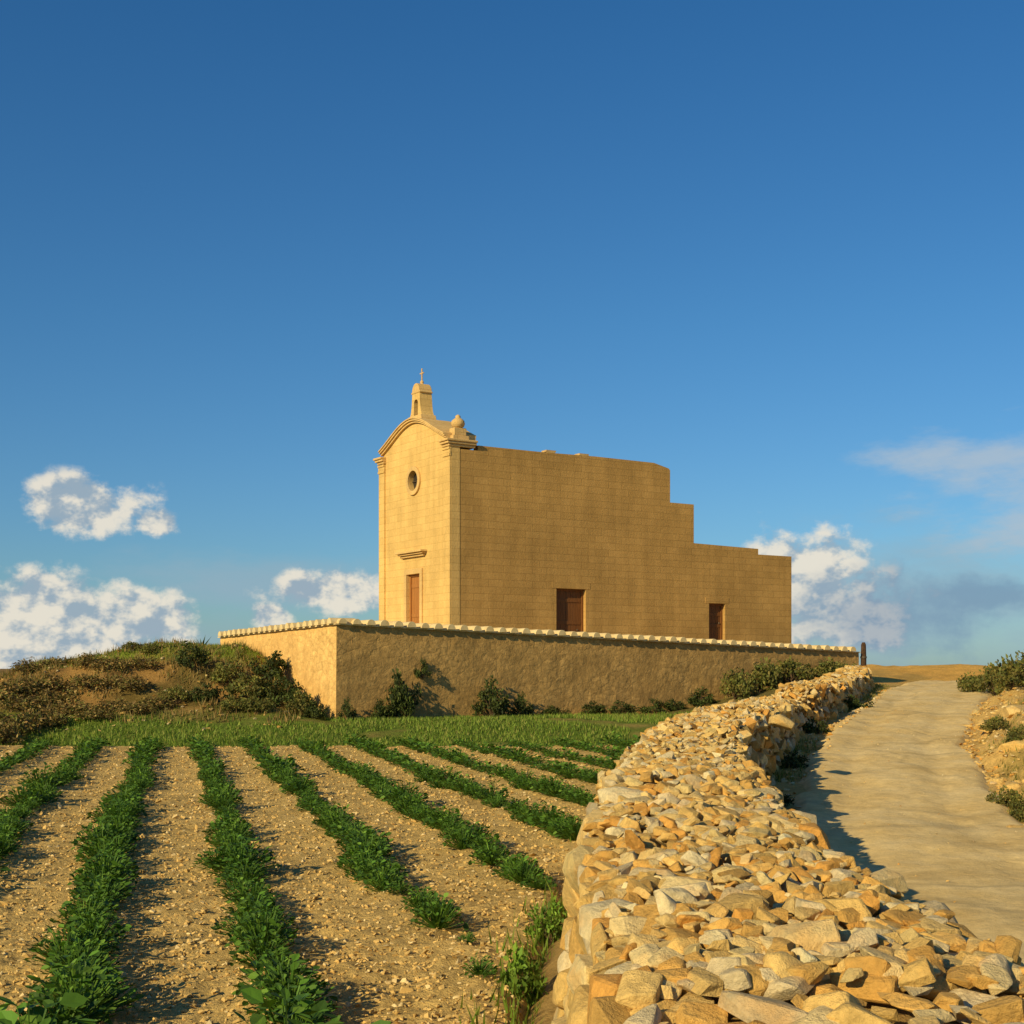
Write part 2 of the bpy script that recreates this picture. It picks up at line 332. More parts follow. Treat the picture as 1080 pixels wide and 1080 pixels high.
def fill(y0,y1,n,r0,r1,f,onlyside=False):
    ry=r.uniform(y0,y1,n); rq=r.rand(n); rr=r0+(r1-r0)*r.rand(n)**1.4
    for y,qq,rad in zip(ry.tolist(),rq.tolist(),rr.tolist()):
        _,_,(a,b_,c_)=wallprof(y,0); q=qq*(a+b_+c_)
        if onlyside and a<=q<a+b_: continue
        if tryplace(y,q,rad,f): placed.append((y,q,rad,a,b_,c_))
fill(0,16,1700,.10,.15,.88,True)
fill(0,16,450,.08,.115,.95)
fill(0,16,9000,.042,.07,.84)
fill(0,13,24000,.024,.04,.8)
fill(16,45,2600,.11,.18,.88,True)
fill(16,45,900,.09,.14,.9)
fill(16,45,11000,.055,.09,.82)
stones=[]
for (y,q,rad,a,b_,c_) in placed:
    p,n,_=wallprof(y,q); top=a<=q<a+b_
    nn=np.array(n)/np.linalg.norm(n); near=y<11 and rad>.03
    T,Fx=RH[r.randint(34)] if near else RL[r.randint(24)]
    if top: sc=np.array([r.uniform(1.1,1.6),r.uniform(.85,1.2),r.uniform(.4,.72)])*rad*1.24; tilt=.2
    else: sc=np.array([r.uniform(1.2,1.6),r.uniform(.75,1.0),r.uniform(.5,.75)])*rad*1.25; tilt=.08
    if top: B=basis(nn,r.uniform(0,6.28),tilt,r)
    else: B=basis(nn,math.pi/2+r.normal()*.18,tilt,r)
    off=r.uniform(-.005,.022) if top else r.uniform(-.025,.01)
    stones.append(((T*sc)@B.T+p+nn*off,Fx,rcol(r),p,rad))
for _ in range(2400):
    y=3+29*r.rand()**1.5; _,_,(a,b_,c_)=wallprof(y,0); q=a+b_*r.uniform(.05,.95); rad=r.uniform(.022,.06)*(1 if y<14 else 1.3)
    p,n,_=wallprof(y,q); T,Fx=RH[r.randint(34)] if y<11 else RL[r.randint(24)]
    sc=np.array([r.uniform(1.1,1.7),r.uniform(.8,1.2),r.uniform(.4,.75)])*rad
    stones.append(((T*sc)@basis((0,0,1),r.uniform(0,6.28),.3,r).T+p+np.array([0,0,.03+rad*.3]),Fx,rcol(r),p,rad))
for (px,py,rad) in [(672,846,.2),(775,770,.22),(850,733,.24),(890,730,.24),(742,795,.16),(905,724,.2),(825,737,.2),(1035,1045,.09),(790,1020,.08),(680,985,.1)]:
    b_=.76 if py>760 else .42
    Y=b_*F/(py-HY); X=(px-540)/F*Y
    if Y>20: X=float(wallx(Y))+r.uniform(-.2,.2)
    T,Fx=RH[r.randint(34)]
    sc=np.array([1.4,.95,.6])*rad
    stones.append(((T*sc)@basis((0,0,1),r.uniform(-.5,.5),.12,r).T+np.array([X,Y,float(np.interp(Y,_ty,_zt))+.02]),Fx,PAL[r.choice([1,5,0])],np.array([X,Y,E-b_]),rad))
def vis(p):
    if p[1]<3.0: return -1
    return 0 if abs(p[0]/p[1])>.38 or (E-p[2])/p[1]>.262 else 1/p[1]
score=[s[4]*max(vis(s[3]),0) for s in stones]; order=np.argsort(score)[::-1]
rest=Stones()
for rank,i in enumerate(order):
    W,Fx,c,p,rad=stones[i]
    if rank<100:
        cen=W.mean(0); o=npobj('stone',W-cen,Fx,M['stone'],rub,np.tile(c,(len(W),1)),False); o.location=cen
    else: rest.add(W,Fx,c)
o=rest.build('loose_stones',M['stone'],rub); o['kind']='stuff'
# scattered debris
deb=Stones(); n=2800
y=4+36*r.rand(n)**1.3; side=r.rand(n); wx=pathx(y); ww=pathw(y)
x=np.where(side<.2,wallx(y)+.75+np.abs(r.normal(size=n))*.18,np.where(side<.82,wx+ww+np.abs(r.normal(size=n))*.8-.15,wx+r.uniform(-1.1,1.1,n)*ww))
rad=np.where(side>.82,r.uniform(.008,.018,n),r.uniform(.015,.06,n)); z=np.maximum(terr(x,y),np.where(np.abs(x-wx)<1.3*ww,pz(x,y),-9))
for a in zip(x,y,z,rad):
    T,Fx=RC[r.randint(10)]; deb.add((T*np.array([1.3,1,.6])*a[3])@basis((0,0,1),r.uniform(0,6),.2,r).T+np.array([a[0],a[1],a[2]+a[3]*.2]),Fx,rcol(r))
n=300; x=r.uniform(-16,-5.5,n); y=r.uniform(33.5,40.5,n); z=terr(x,y)
for a in zip(x,y,z):
    rd=r.uniform(.03,.09); T,Fx=RC[r.randint(10)]; deb.add((T*np.array([1.2,1,.7])*rd)@basis((0,0,1),r.uniform(0,6),.3,r).T+np.array([a[0],a[1],a[2]+rd*.2]),Fx,rcol(r)*.75)
o=deb.build('gravel',M['stone']); tag(o,'small stones scattered along the track edges and over the mound','gravel',kind='stuff')
cl=Stones(); n=32000
y=5*(31/5)**(r.rand(n)**.85); x=r.uniform(-.42,.3,n)*(y+1); k=fieldmask(x,y)>.6; x=x[k];y=y[k]; z=fieldz(x,y)
for a in zip(x,y,z):
    rd=r.uniform(.006,.018)*(1+.04*a[1])
    if r.rand()<.025: rd*=1.8
    base=np.array([.65,.44,.155]) if r.rand()<.85 else np.array([.74,.57,.28])
    T,Fx=RC[r.randint(10)]
    cl.add((T*np.array([1.2,1,.7])*rd)@basis((0,0,1),r.uniform(0,6),.4,r).T+np.array([a[0],a[1],a[2]+rd*.2]),Fx,base*r.uniform(.78,1.12))
o=cl.build('soil_clods',M['clod'],None,False); tag(o,'loose dry clods and stones lying on the field soil','soil clods',kind='stuff')
# ------------------------------------------------------------------ individual rocks
rock_spots=[(1006,792,24,.12),(1040,800,22,.2),(1070,810,21,.26),(1028,845,18.5,.1),(1062,850,17.5,.16),(1076,884,15.5,.14),(1046,768,25,.26),(1074,775,25,.3),(1018,772,27,.18),(1068,832,19,.18),(1032,760,30,.22),(1052,826,19.5,.14)]
for (px,py,Y,rad) in rock_spots:
    X=(px-540)/F*Y; T,Fx=RH[r.randint(34)]; W=(T*np.array([1.6,1,.55])*rad)@basis((0,0,1),r.uniform(0,6),.12,r).T
    o=npobj('rock',W,Fx,M['stone'],None,np.tile(PAL[r.choice([0,2,6,7])],(len(W),1)),False); o.location=(X,Y,float(terr(X,Y))+rad*.05)
    tag(o,'rough ochre rock lying on the bank right of the track','rock','ochre rocks on the right bank')
# ------------------------------------------------------------------ crop plants
def leafset(r,n,rad,h,ls,cols,droop=.5):
    V=[np.array([-.006,0,0]),np.array([.006,0,0])];Fc=[];C=[cols[0],cols[0]]
    for k in range(n):
        a=r.uniform(0,6.283); rr=rad*math.sqrt(r.rand())*.95; zz=h*(1-.75*(rr/rad)**2)*r.uniform(.45,1.05)
        p=np.array([rr*math.cos(a),rr*math.sin(a),zz]); a2=a+r.normal()*.7
        L=ls*r.uniform(.7,1.25); wd=L*r.uniform(.24,.34)
        d=np.array([math.cos(a2),math.sin(a2),r.uniform(-.25,1.1)]); d/=np.linalg.norm(d)
        s=np.cross(d,[0,0,1]); s/=np.linalg.norm(s)+1e-6; up=np.cross(s,d)
        s=s+up*r.normal()*.4
        pts=[p,p+d*L*.35+s*wd,p+d*L*.75+s*wd*.75-up*L*.1,p+d*L-up*L*droop*.4,p+d*L*.75-s*wd*.75-up*L*.1,p+d*L*.35-s*wd,p+d*L*.5-up*L*.13,p+s*.005-up*.004]
        b0=len(V); V+=pts
        Fc+=[[b0,b0+1,b0+2,b0+6],[b0+6,b0+2,b0+3,b0+4],[b0,b0+6,b0+4,b0+5],[0,1,b0+7,b0]]
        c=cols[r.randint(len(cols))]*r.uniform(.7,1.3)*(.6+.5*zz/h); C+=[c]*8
    return np.array(V),np.array(Fc),np.array(C)
GC=[np.array(c) for c in ((.07,.15,.015),(.095,.21,.02),(.05,.115,.014),(.15,.27,.03))]
rc=np.random.RandomState(21)
CROP=[leafset(rc,150,.18,.19,.040,GC) for _ in range(8)]
CROPL=[leafset(rc,46,.18,.19,.07,GC) for _ in range(8)]
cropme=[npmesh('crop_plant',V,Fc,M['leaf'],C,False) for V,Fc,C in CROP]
spots=[]
for k in range(-7,14):
    x0=-.6+1.18*k; yy=3.5+rc.rand()*.3
    while yy<31.3:
        x=x0-.25*yy; x+=rc.normal()*.05+.07*float(vn(yy*.7,k*5.1))
        gap=float(vn(yy*1.5+k*31,k*7.7))
        lim=float(wallx(yy))-(1.15 if yy<20 else .95)
        if x<lim and gap>-.86 and x>-17 and not (k==2 and yy<9.2 and rc.rand()<.6):
            s=1.0+.25*float(vn(yy*.5,k*3.1))+rc.normal()*.2
            if k==2 and yy<9.2: s*=.6
            spots.append((x,yy,max(s,.4)))
        yy+=.24+.07*rc.rand()
seen=lambda x,y: y>6.4 and abs(x/y)<.39
vs=sorted([s for s in spots if seen(s[0],s[1])],key=lambda s:s[1])[:300]; vset=set(vs)
for (x,y,s) in vs:
    o=bpy.data.objects.new('crop_plant',cropme[rc.randint(8)]); link(o); o.location=(x,y,float(fieldz(x,y))-.01); o.rotation_euler=(0,0,rc.uniform(0,6.28)); o.scale=(s,s,s*rc.uniform(.8,1.3))
    tag(o,'low leafy dark green crop plant growing in the nearer part of the field rows','crop plant','crop plants in the nearer field rows')
fv=[];ff=[];fc=[];n=0
for (x,y,s) in spots:
    if (x,y,s) in vset: continue
    V,Fc,C=CROPL[rc.randint(8)]; a=rc.uniform(0,6.28); c_,s_=math.cos(a)*s,math.sin(a)*s
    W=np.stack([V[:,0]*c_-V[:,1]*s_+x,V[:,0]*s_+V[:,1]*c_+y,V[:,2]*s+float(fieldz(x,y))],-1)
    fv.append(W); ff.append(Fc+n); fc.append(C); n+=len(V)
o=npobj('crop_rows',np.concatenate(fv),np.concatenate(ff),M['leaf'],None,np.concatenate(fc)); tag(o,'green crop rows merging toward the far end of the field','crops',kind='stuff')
# ------------------------------------------------------------------ shrubs
def shrub_mesh(seed,rx,rz,n,ls,cols,nc=16):
    r=np.random.RandomState(seed); cs=[]
    for i in range(nc):
        a=r.uniform(0,6.28); q=math.sqrt(r.rand()); z=rz*(.18+.8*r.rand()*(1-.55*q*q)); cs.append((rx*q*.8*math.cos(a),rx*q*.8*math.sin(a),z,r.uniform(.18,.36)*min(rx,rz*1.2),r.uniform(.6,1.35)))
    V=np.zeros((n*4,3)); C=np.zeros((n*4,3))
    for k in range(n):
        c=cs[r.randint(nc)]; d=r.normal(size=3); d/=np.linalg.norm(d); p=np.array(c[:3])+d*c[3]*r.rand()**.4*np.array([1.15,1.15,.9]); p[2]=max(p[2],.02)
        u=r.normal(size=3); u/=np.linalg.norm(u); w=np.cross(u,r.normal(size=3)); w/=np.linalg.norm(w)
        L=ls*r.uniform(.6,1.4)
        V[4*k:4*k+4]=[p,p+u*L*.5+w*L*.25,p+u*L,p+u*L*.5-w*L*.25]; C[4*k:4*k+4]=cols[r.randint(len(cols))]*c[4]*r.uniform(.75,1.25)
    Fc=np.arange(n*4).reshape(-1,4)
    bm=bmesh.new()
    for c in cs:
        q=[(0,0,0),(c[0]*.4+r.normal()*.03,c[1]*.4+r.normal()*.03,c[2]*.5),(c[0],c[1],c[2]+c[3]*.4)]
        prev=None
        for j,pt in enumerate(q):
            rr=(.028,.018,.006)[j]*rx; ring=[bm.verts.new((pt[0]+rr*math.cos(t*1.2566),pt[1]+rr*math.sin(t*1.2566),pt[2])) for t in range(5)]
            if prev:
                for t in range(5): bm.faces.new([prev[t],prev[(t+1)%5],ring[(t+1)%5],ring[t]])
            prev=ring
    me2=bpy.data.meshes.new('branches'); bm.to_mesh(me2); bm.free(); me2.materials.append(M['bark'])
    return npmesh('foliage',V,Fc,M['shrub'],C),me2
DG=[np.array(c) for c in ((.045,.065,.012),(.065,.09,.016),(.035,.05,.01),(.09,.11,.02))]
OG=[np.array(c) for c in ((.17,.16,.03),(.14,.15,.03),(.22,.18,.045),(.10,.12,.025))]
DR=[np.array(c) for c in ((.30,.18,.055),(.21,.13,.04),(.17,.15,.035),(.34,.24,.08),(.13,.10,.03),(.14,.14,.03))]
SH={'dark':[shrub_mesh(31+i,.6,.75,1500,.085,DG) for i in range(3)],
    'olive':[shrub_mesh(41+i,.6,.6,1500,.08,OG) for i in range(3)],
    'dry':[shrub_mesh(51+i,.6,.5,1000,.085,DR,26) for i in range(3)],
    'bright':[shrub_mesh(61,.35,.5,700,.07,[np.array((.12,.22,.02)),np.array((.17,.27,.03))],12)]}
def shrub(kind,px,Y,w,h,label,group=None,name='shrub',zoff=-.03,x=None):
    X=(px-540)/F*Y if x is None else x
    base={'dark':(.6,.75),'olive':(.6,.6),'dry':(.6,.5),'bright':(.35,.5)}[kind]
    t=thing(name,label,name.replace('_',' '),(X,Y,float(terr(X,Y))+zoff),random.uniform(0,6.28),group)
    t.scale=(w/2/base[0],w/2/base[0],h/base[1])
    f,b=random.choice(SH[kind]); link(bpy.data.objects.new('foliage',f),t); link(bpy.data.objects.new('branches',b),t)
    return t
Cc=np.array([-.1294*36,36.0]); U=np.array([math.sin(math.radians(57.4)),math.cos(math.radians(57.4))]); Vv=np.array([-U[1],U[0]])
def wallY(px):
    rr=(px-540)/F; t=(rr*Cc[1]-Cc[0])/(U[0]-U[1]*rr); return Cc[1]+U[1]*t
shrub('dark',428,wallY(428)-.4,1.05,1.4,'tallest dark creeper bush climbing the boundary wall right of its corner')
shrub('dark',406,wallY(406)-.4,.8,.6,'low dark bush at the wall foot, left of the tallest creeper bush')
shrub('dark',366,wallY(366)-.35,.5,.55,'small dark tuft at the very corner of the boundary wall')
shrub('dark',518,wallY(518)-.45,1.1,1.05,'rounded dark bush at the middle of the boundary wall foot')
shrub('dark',550,wallY(550)-.4,.7,.65,'smaller dark bush just right of the rounded wall-foot bush')
for px,w,h in ((590,.9,.35),(628,1.0,.45),(655,1.0,.4),(690,.9,.45),(715,.9,.4),(740,1.1,.55)):
    shrub('dark',px,wallY(px)-.5,w,h,'low dark shrub in the line along the right part of the wall foot','low shrubs along the boundary wall foot')
for px,w,h,dy in ((775,1.3,.9,1.6),(800,1.6,1.1,1.3),(835,1.7,.9,1.0),(868,1.6,.8,.9),(893,1.1,.7,1.0)):
    shrub('olive',px,wallY(px)-dy,w,h,'olive green bush before the right end of the boundary wall','olive bushes at the right end of the boundary wall')
shrub('dark',446,wallY(446)-.14,.5,.5,'dark creeper patch hanging high on the boundary wall',zoff=1.1,name='creeper')
for px,Y,w,h in ((200,37.6,1.1,.65),(186,36.2,1.0,.5),(215,36.2,1.0,.55),(240,37.4,1.2,.65),(262,36.6,1.3,.7),(288,36.8,1.3,.85),(305,36.2,1.2,.75),(318,35.8,1.0,.65),(332,35.5,.8,.45),(272,35.5,1.0,.45),(248,35.6,1.0,.4),(280,38.2,1.2,.8)):
    shrub('olive' if px in (262,318,240,272,186,248) else 'dark',px,Y,w,h,'green brown shrub on the right flank of the mound beside the wall','shrubs on the right flank of the mound')
for px,Y,w,h in ((12,33,1.5,.6),(42,34,1.4,.5),(75,35,1.3,.4),(5,31.8,1.2,.55),(30,36.5,1.4,.45),(8,36,1.5,.55),(55,37,1.3,.4),(95,36.3,1.3,.35),(115,37.4,1.2,.35),(90,38.5,1.3,.35),(135,36.4,1.2,.35),(152,37.8,1.1,.3),(65,39.5,1.2,.3),(35,38.8,1.3,.35),(165,35.7,1.1,.3),(120,35,1.2,.3),(100,34.4,1.1,.3),(22,35.2,1.3,.4),(60,35.9,1.2,.35),(145,34.9,1.1,.3)):
    shrub('dry',px,Y,w,h,'dry brown scrub on the left and middle slope of the mound','dry scrub on the slope of the mound')
for px,Y,w,h in ((140,40.3,.9,.25),(160,39.2,.8,.3)):
    shrub('olive',px,Y,w,h,'small olive shrub on the crest of the mound','small shrubs on the mound crest')
for px,Y,w,h in ((1030,37,1.1,.6),(1050,36,1.4,.8),(1076,34,1.5,.9),(1068,31,1.0,.5),(1098,30,1.6,.9)):
    shrub('olive',px,Y,w,h,'olive bush at the top of the bank right of the track','olive bushes on the right bank')
for px,Y,w,h in ((1062,17.2,.5,.3),(1078,16.4,.5,.35),(1074,21.5,.6,.3),(1050,24,.6,.25)):
    shrub('olive',px,Y,w,h,'small tuft among the rocks beside the right edge of the track','small tufts among the right bank rocks')
for Y,w,h in ((17.5,.5,.25),(21,.6,.3),(26,.7,.35),(31,.8,.4)):
    shrub('dark',0,Y,w,h,'low dark weed in the shade between rubble wall and track','weeds between rubble wall and track',x=float(wallx(Y))+.85,name='weed')
shrub('bright',548,7.6,.36,.42,'bright green weed clump at the field-side foot of the rubble wall, nearest the viewer',name='weed_clump',x=.0)
shrub('bright',552,9.2,.34,.35,'second bright green weed clump at the foot of the rubble wall, behind the nearest one',name='weed_clump',x=.24)
bm=bmesh.new()
for k in range(34):
    a=k*2.4; el=.35+1.1*(k/34); L=random.uniform(.35,.6); w=.03
    pts=[]
    for t in (0,.5,1):
        rr=L*t*math.cos(el-.35*t); zz=L*t*math.sin(el-.2*t); pts.append((rr*math.cos(a),rr*math.sin(a),zz))
    s=(-math.sin(a)*w,math.cos(a)*w,0)
    v=[bm.verts.new((s[0],s[1],0)),bm.verts.new((-s[0],-s[1],0)),bm.verts.new((pts[1][0]-s[0],pts[1][1]-s[1],pts[1][2])),bm.verts.new((pts[1][0]+s[0],pts[1][1]+s[1],pts[1][2])),bm.verts.new(pts[2])]
    bm.faces.new(v[:4]); bm.faces.new([v[3],v[2],v[4]])
m,nt,b=newmat('spiky_leaf',.6,.3); nt.links.new(ramp(nt,noise(nt,coord(nt),5,2),[(.3,(.05,.09,.03)),(.7,(.1,.14,.05))]),b.inputs['Base Color'])
X,Y=(213-540)/F*42.6,42.6
o=bmobj('spiky_plant',bm,m,recalc=False); o.location=(X,Y,float(terr(X,Y))); tag(o,'spiky rosette plant standing at the left end of the boundary wall','plant')
# ------------------------------------------------------------------ grass
def blades(n,sample,cols,h0,h1,wd,name,label):
    P,hm=sample(n); n=len(P); Hh=r.uniform(h0,h1,n)*hm; Cl=np.array(cols)[r.randint(len(cols),size=n)]*r.uniform(.7,1.3,n)[:,None]
    a=r.uniform(0,6.283,n); b_=r.uniform(0,6.283,n); le=r.uniform(.1,.55,n)*Hh
    s=np.stack([np.cos(a)*wd,np.sin(a)*wd,0*a],-1); d=np.stack([np.cos(b_)*le,np.sin(b_)*le,Hh],-1)
    V=np.stack([P-s,P+s,P+d],1).reshape(-1,3); Fc=np.arange(3*n).reshape(-1,3)
    o=npobj(name,V,Fc,M['grass'],None,np.repeat(Cl,3,0)); tag(o,label,'grass',kind='stuff')
def s_strip(n):
    n*=3; y=r.uniform(30.8,40,n); x=r.uniform(-15,6.5,n); t=((x-Cc[0])*Vv[0]+(y-Cc[1])*Vv[1])
    k=(x<wallx(y)-.6)&~((x<-5)&(y>34.5))&~((x>Cc[0])&(t>-.1))&(fbm(x,y,.6,3)>-.35); x=x[k];y=y[k]
    return np.stack([x,y,terr(x,y)],-1),1
blades(15000,s_strip,((.18,.27,.03),(.21,.29,.04),(.27,.28,.06),(.12,.19,.02)),.04,.12,.016,'grass','short green grass strip between the field and the boundary wall')
def s_mound(n):
    n*=2; x=r.uniform(-17.5,-5.5,n); y=r.uniform(33,44,n); z=terr(x,y); k=(z>.35)&(((z>1.6)&(y>38.5))|((r.rand(n)<.1)&(fbm(x,y,.7,3)>0))); x,y,z=x[k],y[k],z[k]
    return np.stack([x,y,z],-1),1
blades(12000,s_mound,((.22,.29,.03),(.24,.29,.05),(.28,.25,.07),(.15,.22,.02)),.04,.12,.014,'grass','bright green grass growing along the top of the mound')
def s_slope(n):
    x=r.uniform(-18,-5.5,n); y=r.uniform(32,41,n); z=terr(x,y); k=(z>.2)&(fbm(x,y,.9,3)>-.12); return np.stack([x[k],y[k],z[k]],-1),1
blades(20000,s_slope,((.32,.20,.065),(.22,.14,.045),(.38,.27,.10),(.16,.16,.035),(.13,.14,.03)),.06,.24,.014,'dry_grass','tangled dry grass over the slope of the mound')
def s_verge(n):
    y=r.uniform(9,44,n); k=r.rand(n)<.4; x=np.where(k,wallx(y)+.6+np.abs(r.normal(size=n))*.2,pathx(y)+pathw(y)+.15+np.abs(r.normal(size=n))*1.3)
    k=fbm(x,y,.9,3)>.08; x,y=x[k],y[k]; return np.stack([x,y,terr(x,y)],-1),1
blades(12000,s_verge,((.17,.19,.03),(.34,.25,.07),(.44,.33,.11),(.13,.16,.02)),.04,.13,.010,'dry_grass','dry grass and weeds along both edges of the track')
def s_foot(n):
    y=5+26*r.rand(n); x=wallx(y)-.78-np.abs(r.normal(size=n))*.14; k=vn(y*.8,4.4)>0; x,y=x[k],y[k]; return np.stack([x,y,fieldz(x,y)+.02],-1),1
blades(4000,s_foot,((.14,.22,.02),(.18,.24,.03)),.05,.15,.008,'grass','green weeds along the field side foot of the rubble wall')
# ------------------------------------------------------------------ boundary wall
zC,zB,zA=E+1.22,E+.60,E+1.04
bw=thing('boundary_wall','tall rubble masonry boundary wall with rounded tile coping enclosing the chapel yard','wall',(Cc[0],Cc[1],E-1.4),math.atan2(U[1],U[0]))
base=E-1.4; th=.45; LB,LA=19.66,8.65
def wallrun(name,L,zt0,zt1,axis,mat):
    n=int(L/.1); bm=bmesh.new(); rows=26; G=[]
    for i in range(n+1):
        t=L*i/n; zt=zt0+(zt1-zt0)*t/L-base-.06; col=[]
        zz_=np.array([-.9+(zt+.9)*j/rows for j in range(rows+1)]); off=50 if axis=='y' else 0
        ds=.03*fbm(t+off+0*zz_,zz_,1.0,3)+.016*np.abs(fbm(t*1.0+off+0*zz_,zz_*1.6,3.2,2))
        ds=ds*min(t/.3,1)
        for j in range(rows+1):
            z=zz_[j]; dsp=float(ds[j]); lean=-.05*(1-j/rows)
            col.append(bm.verts.new((t,lean+dsp,z) if axis=='x' else (lean+dsp,t,z)))
        col.append(bm.verts.new((t,th,zt) if axis=='x' else (th,t,zt))); col.append(bm.verts.new((t,th,-.9) if axis=='x' else (th,t,-.9)))
        G.append(col)
    for v in G[0][:rows+1]:
        l_=-.05*(1-(v.co.z+.9)/(zt0-base-.06+.9))
        if axis=='x': v.co.x=l_
        else: v.co.y=l_
    for a,b_ in zip(G,G[1:]):
        for j in range(rows+2): bm.faces.new([a[j],b_[j],b_[j+1],a[j+1]])
    bm.faces.new(G[-1])
    return bmobj(name,bm,mat,bw)
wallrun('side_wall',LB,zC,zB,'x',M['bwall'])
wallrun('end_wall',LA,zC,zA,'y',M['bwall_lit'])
def coping(L,z0,z1,axis,name):
    bm=bmesh.new(); n=int(L/.41)
    P=lambda t,d,z:(t,d,z) if axis=='x' else (d,t,z)
    zz=lambda t:(z0+(z1-z0)*t/L)-base-.062
    t0=-.09
    a=[bm.verts.new(P(t,d,zz(t)+h)) for t in (t0,L+.03) for d,h in ((-.07,0),(th+.08,0),(th+.08,.035),(-.07,.035))]
    for q in ((0,1,2,3),(7,6,5,4),(0,4,5,1),(1,5,6,2),(2,6,7,3),(3,7,4,0)): bm.faces.new([a[i] for i in q])
    for i in range(n):
        t=.12+i*(L-.1)/n+random.uniform(-.012,.012); rr=.13*random.uniform(.93,1.06); zb=zz(t)+.037; sk=random.uniform(-.02,.02)
        rings=[]
        for d in (-.16+random.uniform(-.01,.01),th+.12):
            rings.append([bm.verts.new(P(t+sk*d+rr*math.cos(q*math.pi/10),d,zb+rr*1.15*math.sin(q*math.pi/10))) for q in range(11)])
        for q in range(10): bm.faces.new([rings[0][q],rings[0][q+1],rings[1][q+1],rings[1][q]])
        bm.faces.new(rings[0]); bm.faces.new(rings[1][::-1]); bm.faces.new([rings[0][0],rings[1][0],rings[1][10],rings[0][10]])
    bmobj(name,bm,M['tile'],bw)
coping(LB,zC,zB,'x','side_coping'); coping(LA,zC,zA,'y','end_coping')
bm=bmesh.new(); z=E+.3-base
poly=[(.2,.2),(LB-.1,.2),(LB-.1,13),(.2,13)]
A=[bm.verts.new((p[0],p[1],z)) for p in poly]; B=[bm.verts.new((p[0],p[1],-1.2)) for p in poly]; bm.faces.new(A)
for i in range(4): bm.faces.new([A[i],B[i],B[(i+1)%4],A[(i+1)%4]])
yd=bmobj('yard',bm,M['field']); yd.location=bw.location; yd.rotation_euler=bw.rotation_euler; tag(yd,kind='structure')
pe=Cc+U*(LB+.25)
gp=thing('gate_post','dark weathered post standing at the right end of the boundary wall','post',(pe[0],pe[1],E-.6))
bm=bmesh.new(); lathe(bm,[(.10,-.4),(.10,.9),(.085,1.42),(.05,1.5)],0,0,10); bmobj('shaft',bm,M['dwood'],gp)
for z in (.3,.95):
    bm=bmesh.new(); lathe(bm,[(.115,z),(.115,z+.07)],0,0,12); bmobj('band',bm,M['iron'],gp)
# ------------------------------------------------------------------ chapel
PX,PY=-.0448*44,44.0; BZ=E+.3
ch=thing('chapel','small golden limestone chapel with curved gable, bell turret and stepped flat roofs','chapel',(PX,PY,BZ),math.atan2(U[1],U[0]))
def side(px,py):
    rr=(px-540)/F; t=(rr*PY-PX)/(U[0]-U[1]*rr); Y=PY+U[1]*t; return t,(HY-py)/F*Y+E-BZ
def fac(px,py):
    rr=(px-540)/F; s=(PX-rr*PY)/(U[1]+U[0]*rr); Y=PY+U[0]*s; return s,(HY-py)/F*Y+E-BZ
W=fac(401,500)[0]; D=1.03
def sideface(bm,x0,x1,zt,y,ops,depth=.28,z0=-.6):
    xs=sorted({x0,x1,*[o[0] for o in ops],*[o[1] for o in ops]}); zs=sorted({z0,zt,*[o[2] for o in ops],*[o[3] for o in ops]})
    for a,b_ in zip(xs,xs[1:]):
        for c,d in zip(zs,zs[1:]):
            mx,mz=(a+b_)/2,(c+d)/2
            if any(o[0]<mx<o[1] and o[2]<mz<o[3] for o in ops): continue
            bm.faces.new([bm.verts.new(p) for p in ((a,y,c),(b_,y,c),(b_,y,d),(a,y,d))])
    for (a,b_,c,d) in ops:
        for (p0,p1) in (((a,c),(a,d)),((b_,c),(b_,d)),((a,c),(b_,c)),((a,d),(b_,d))):
            bm.faces.new([bm.verts.new(p) for p in ((p0[0],y,p0[1]),(p1[0],y,p1[1]),(p1[0],y+depth,p1[1]),(p0[0],y+depth,p0[1]))])
y0=.012
d1=side(587,620); d2=side(618,622); doorop=(d1[0],d2[0],-.02,(d1[1]+d2[1])/2)
w1=side(748,636); w2=side(765,637); winop=(w1[0],w2[0],.35,(w1[1]+w2[1])/2)
xa,xb,xc,xd=side(690,488)[0],side(707,500)[0],side(732,550)[0],side(835,600)[0]
zn=6.86; zm=side(720,531)[1]; zr_=side(760,576)[1]; xe=side(800,580)[0]; zr2=side(820,586)[1]
def block(name,x0,x1,zt,ops,skip):
    bm=bmesh.new(); box(bm,x0,x1,y0,W-y0,-.6,zt,skip='f'+skip); sideface(bm,x0,x1,zt,y0,ops)
    bmesh.ops.remove_doubles(bm,verts=bm.verts[:],dist=.0005); return bmobj(name,bm,M['nave'],ch,recalc=True)
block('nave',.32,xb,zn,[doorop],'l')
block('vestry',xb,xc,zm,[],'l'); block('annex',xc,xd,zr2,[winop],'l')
bm=bmesh.new(); prism(bm,[(D+.002,zn+.002),(xb-.02,zn+.002),(xb-.05,zn+.05),(xa,zn+.2),(xa-2.6,zn+.21),(D+2.6,zn+.17),(D+.002,zn+.17)],'y',y0+.003,y0+.3)
prism(bm,[(D+.002,zn+.002),(xb-.02,zn+.002),(xb-.05,zn+.05),(xa,zn+.2),(D+.002,zn+.17)],'y',W-y0-.3,W-y0-.003)
prism(bm,[(xa-.3,zn+.002),(xa,zn+.002),(xa-.004,zn+.18),(xa-.3,zn+.18)],'y',y0+.302,W-y0-.302)
bmobj('nave_parapet',bm,M['nave'],ch)
bm=bmesh.new(); prism(bm,[(xc+.003,zr2+.002),(xe,zr2+.002),(xe,zr_-.01),(xc+.003,zr_+.05)],'y',y0+.003,W-y0-.003); bmobj('annex_parapet',bm,M['nave'],ch)
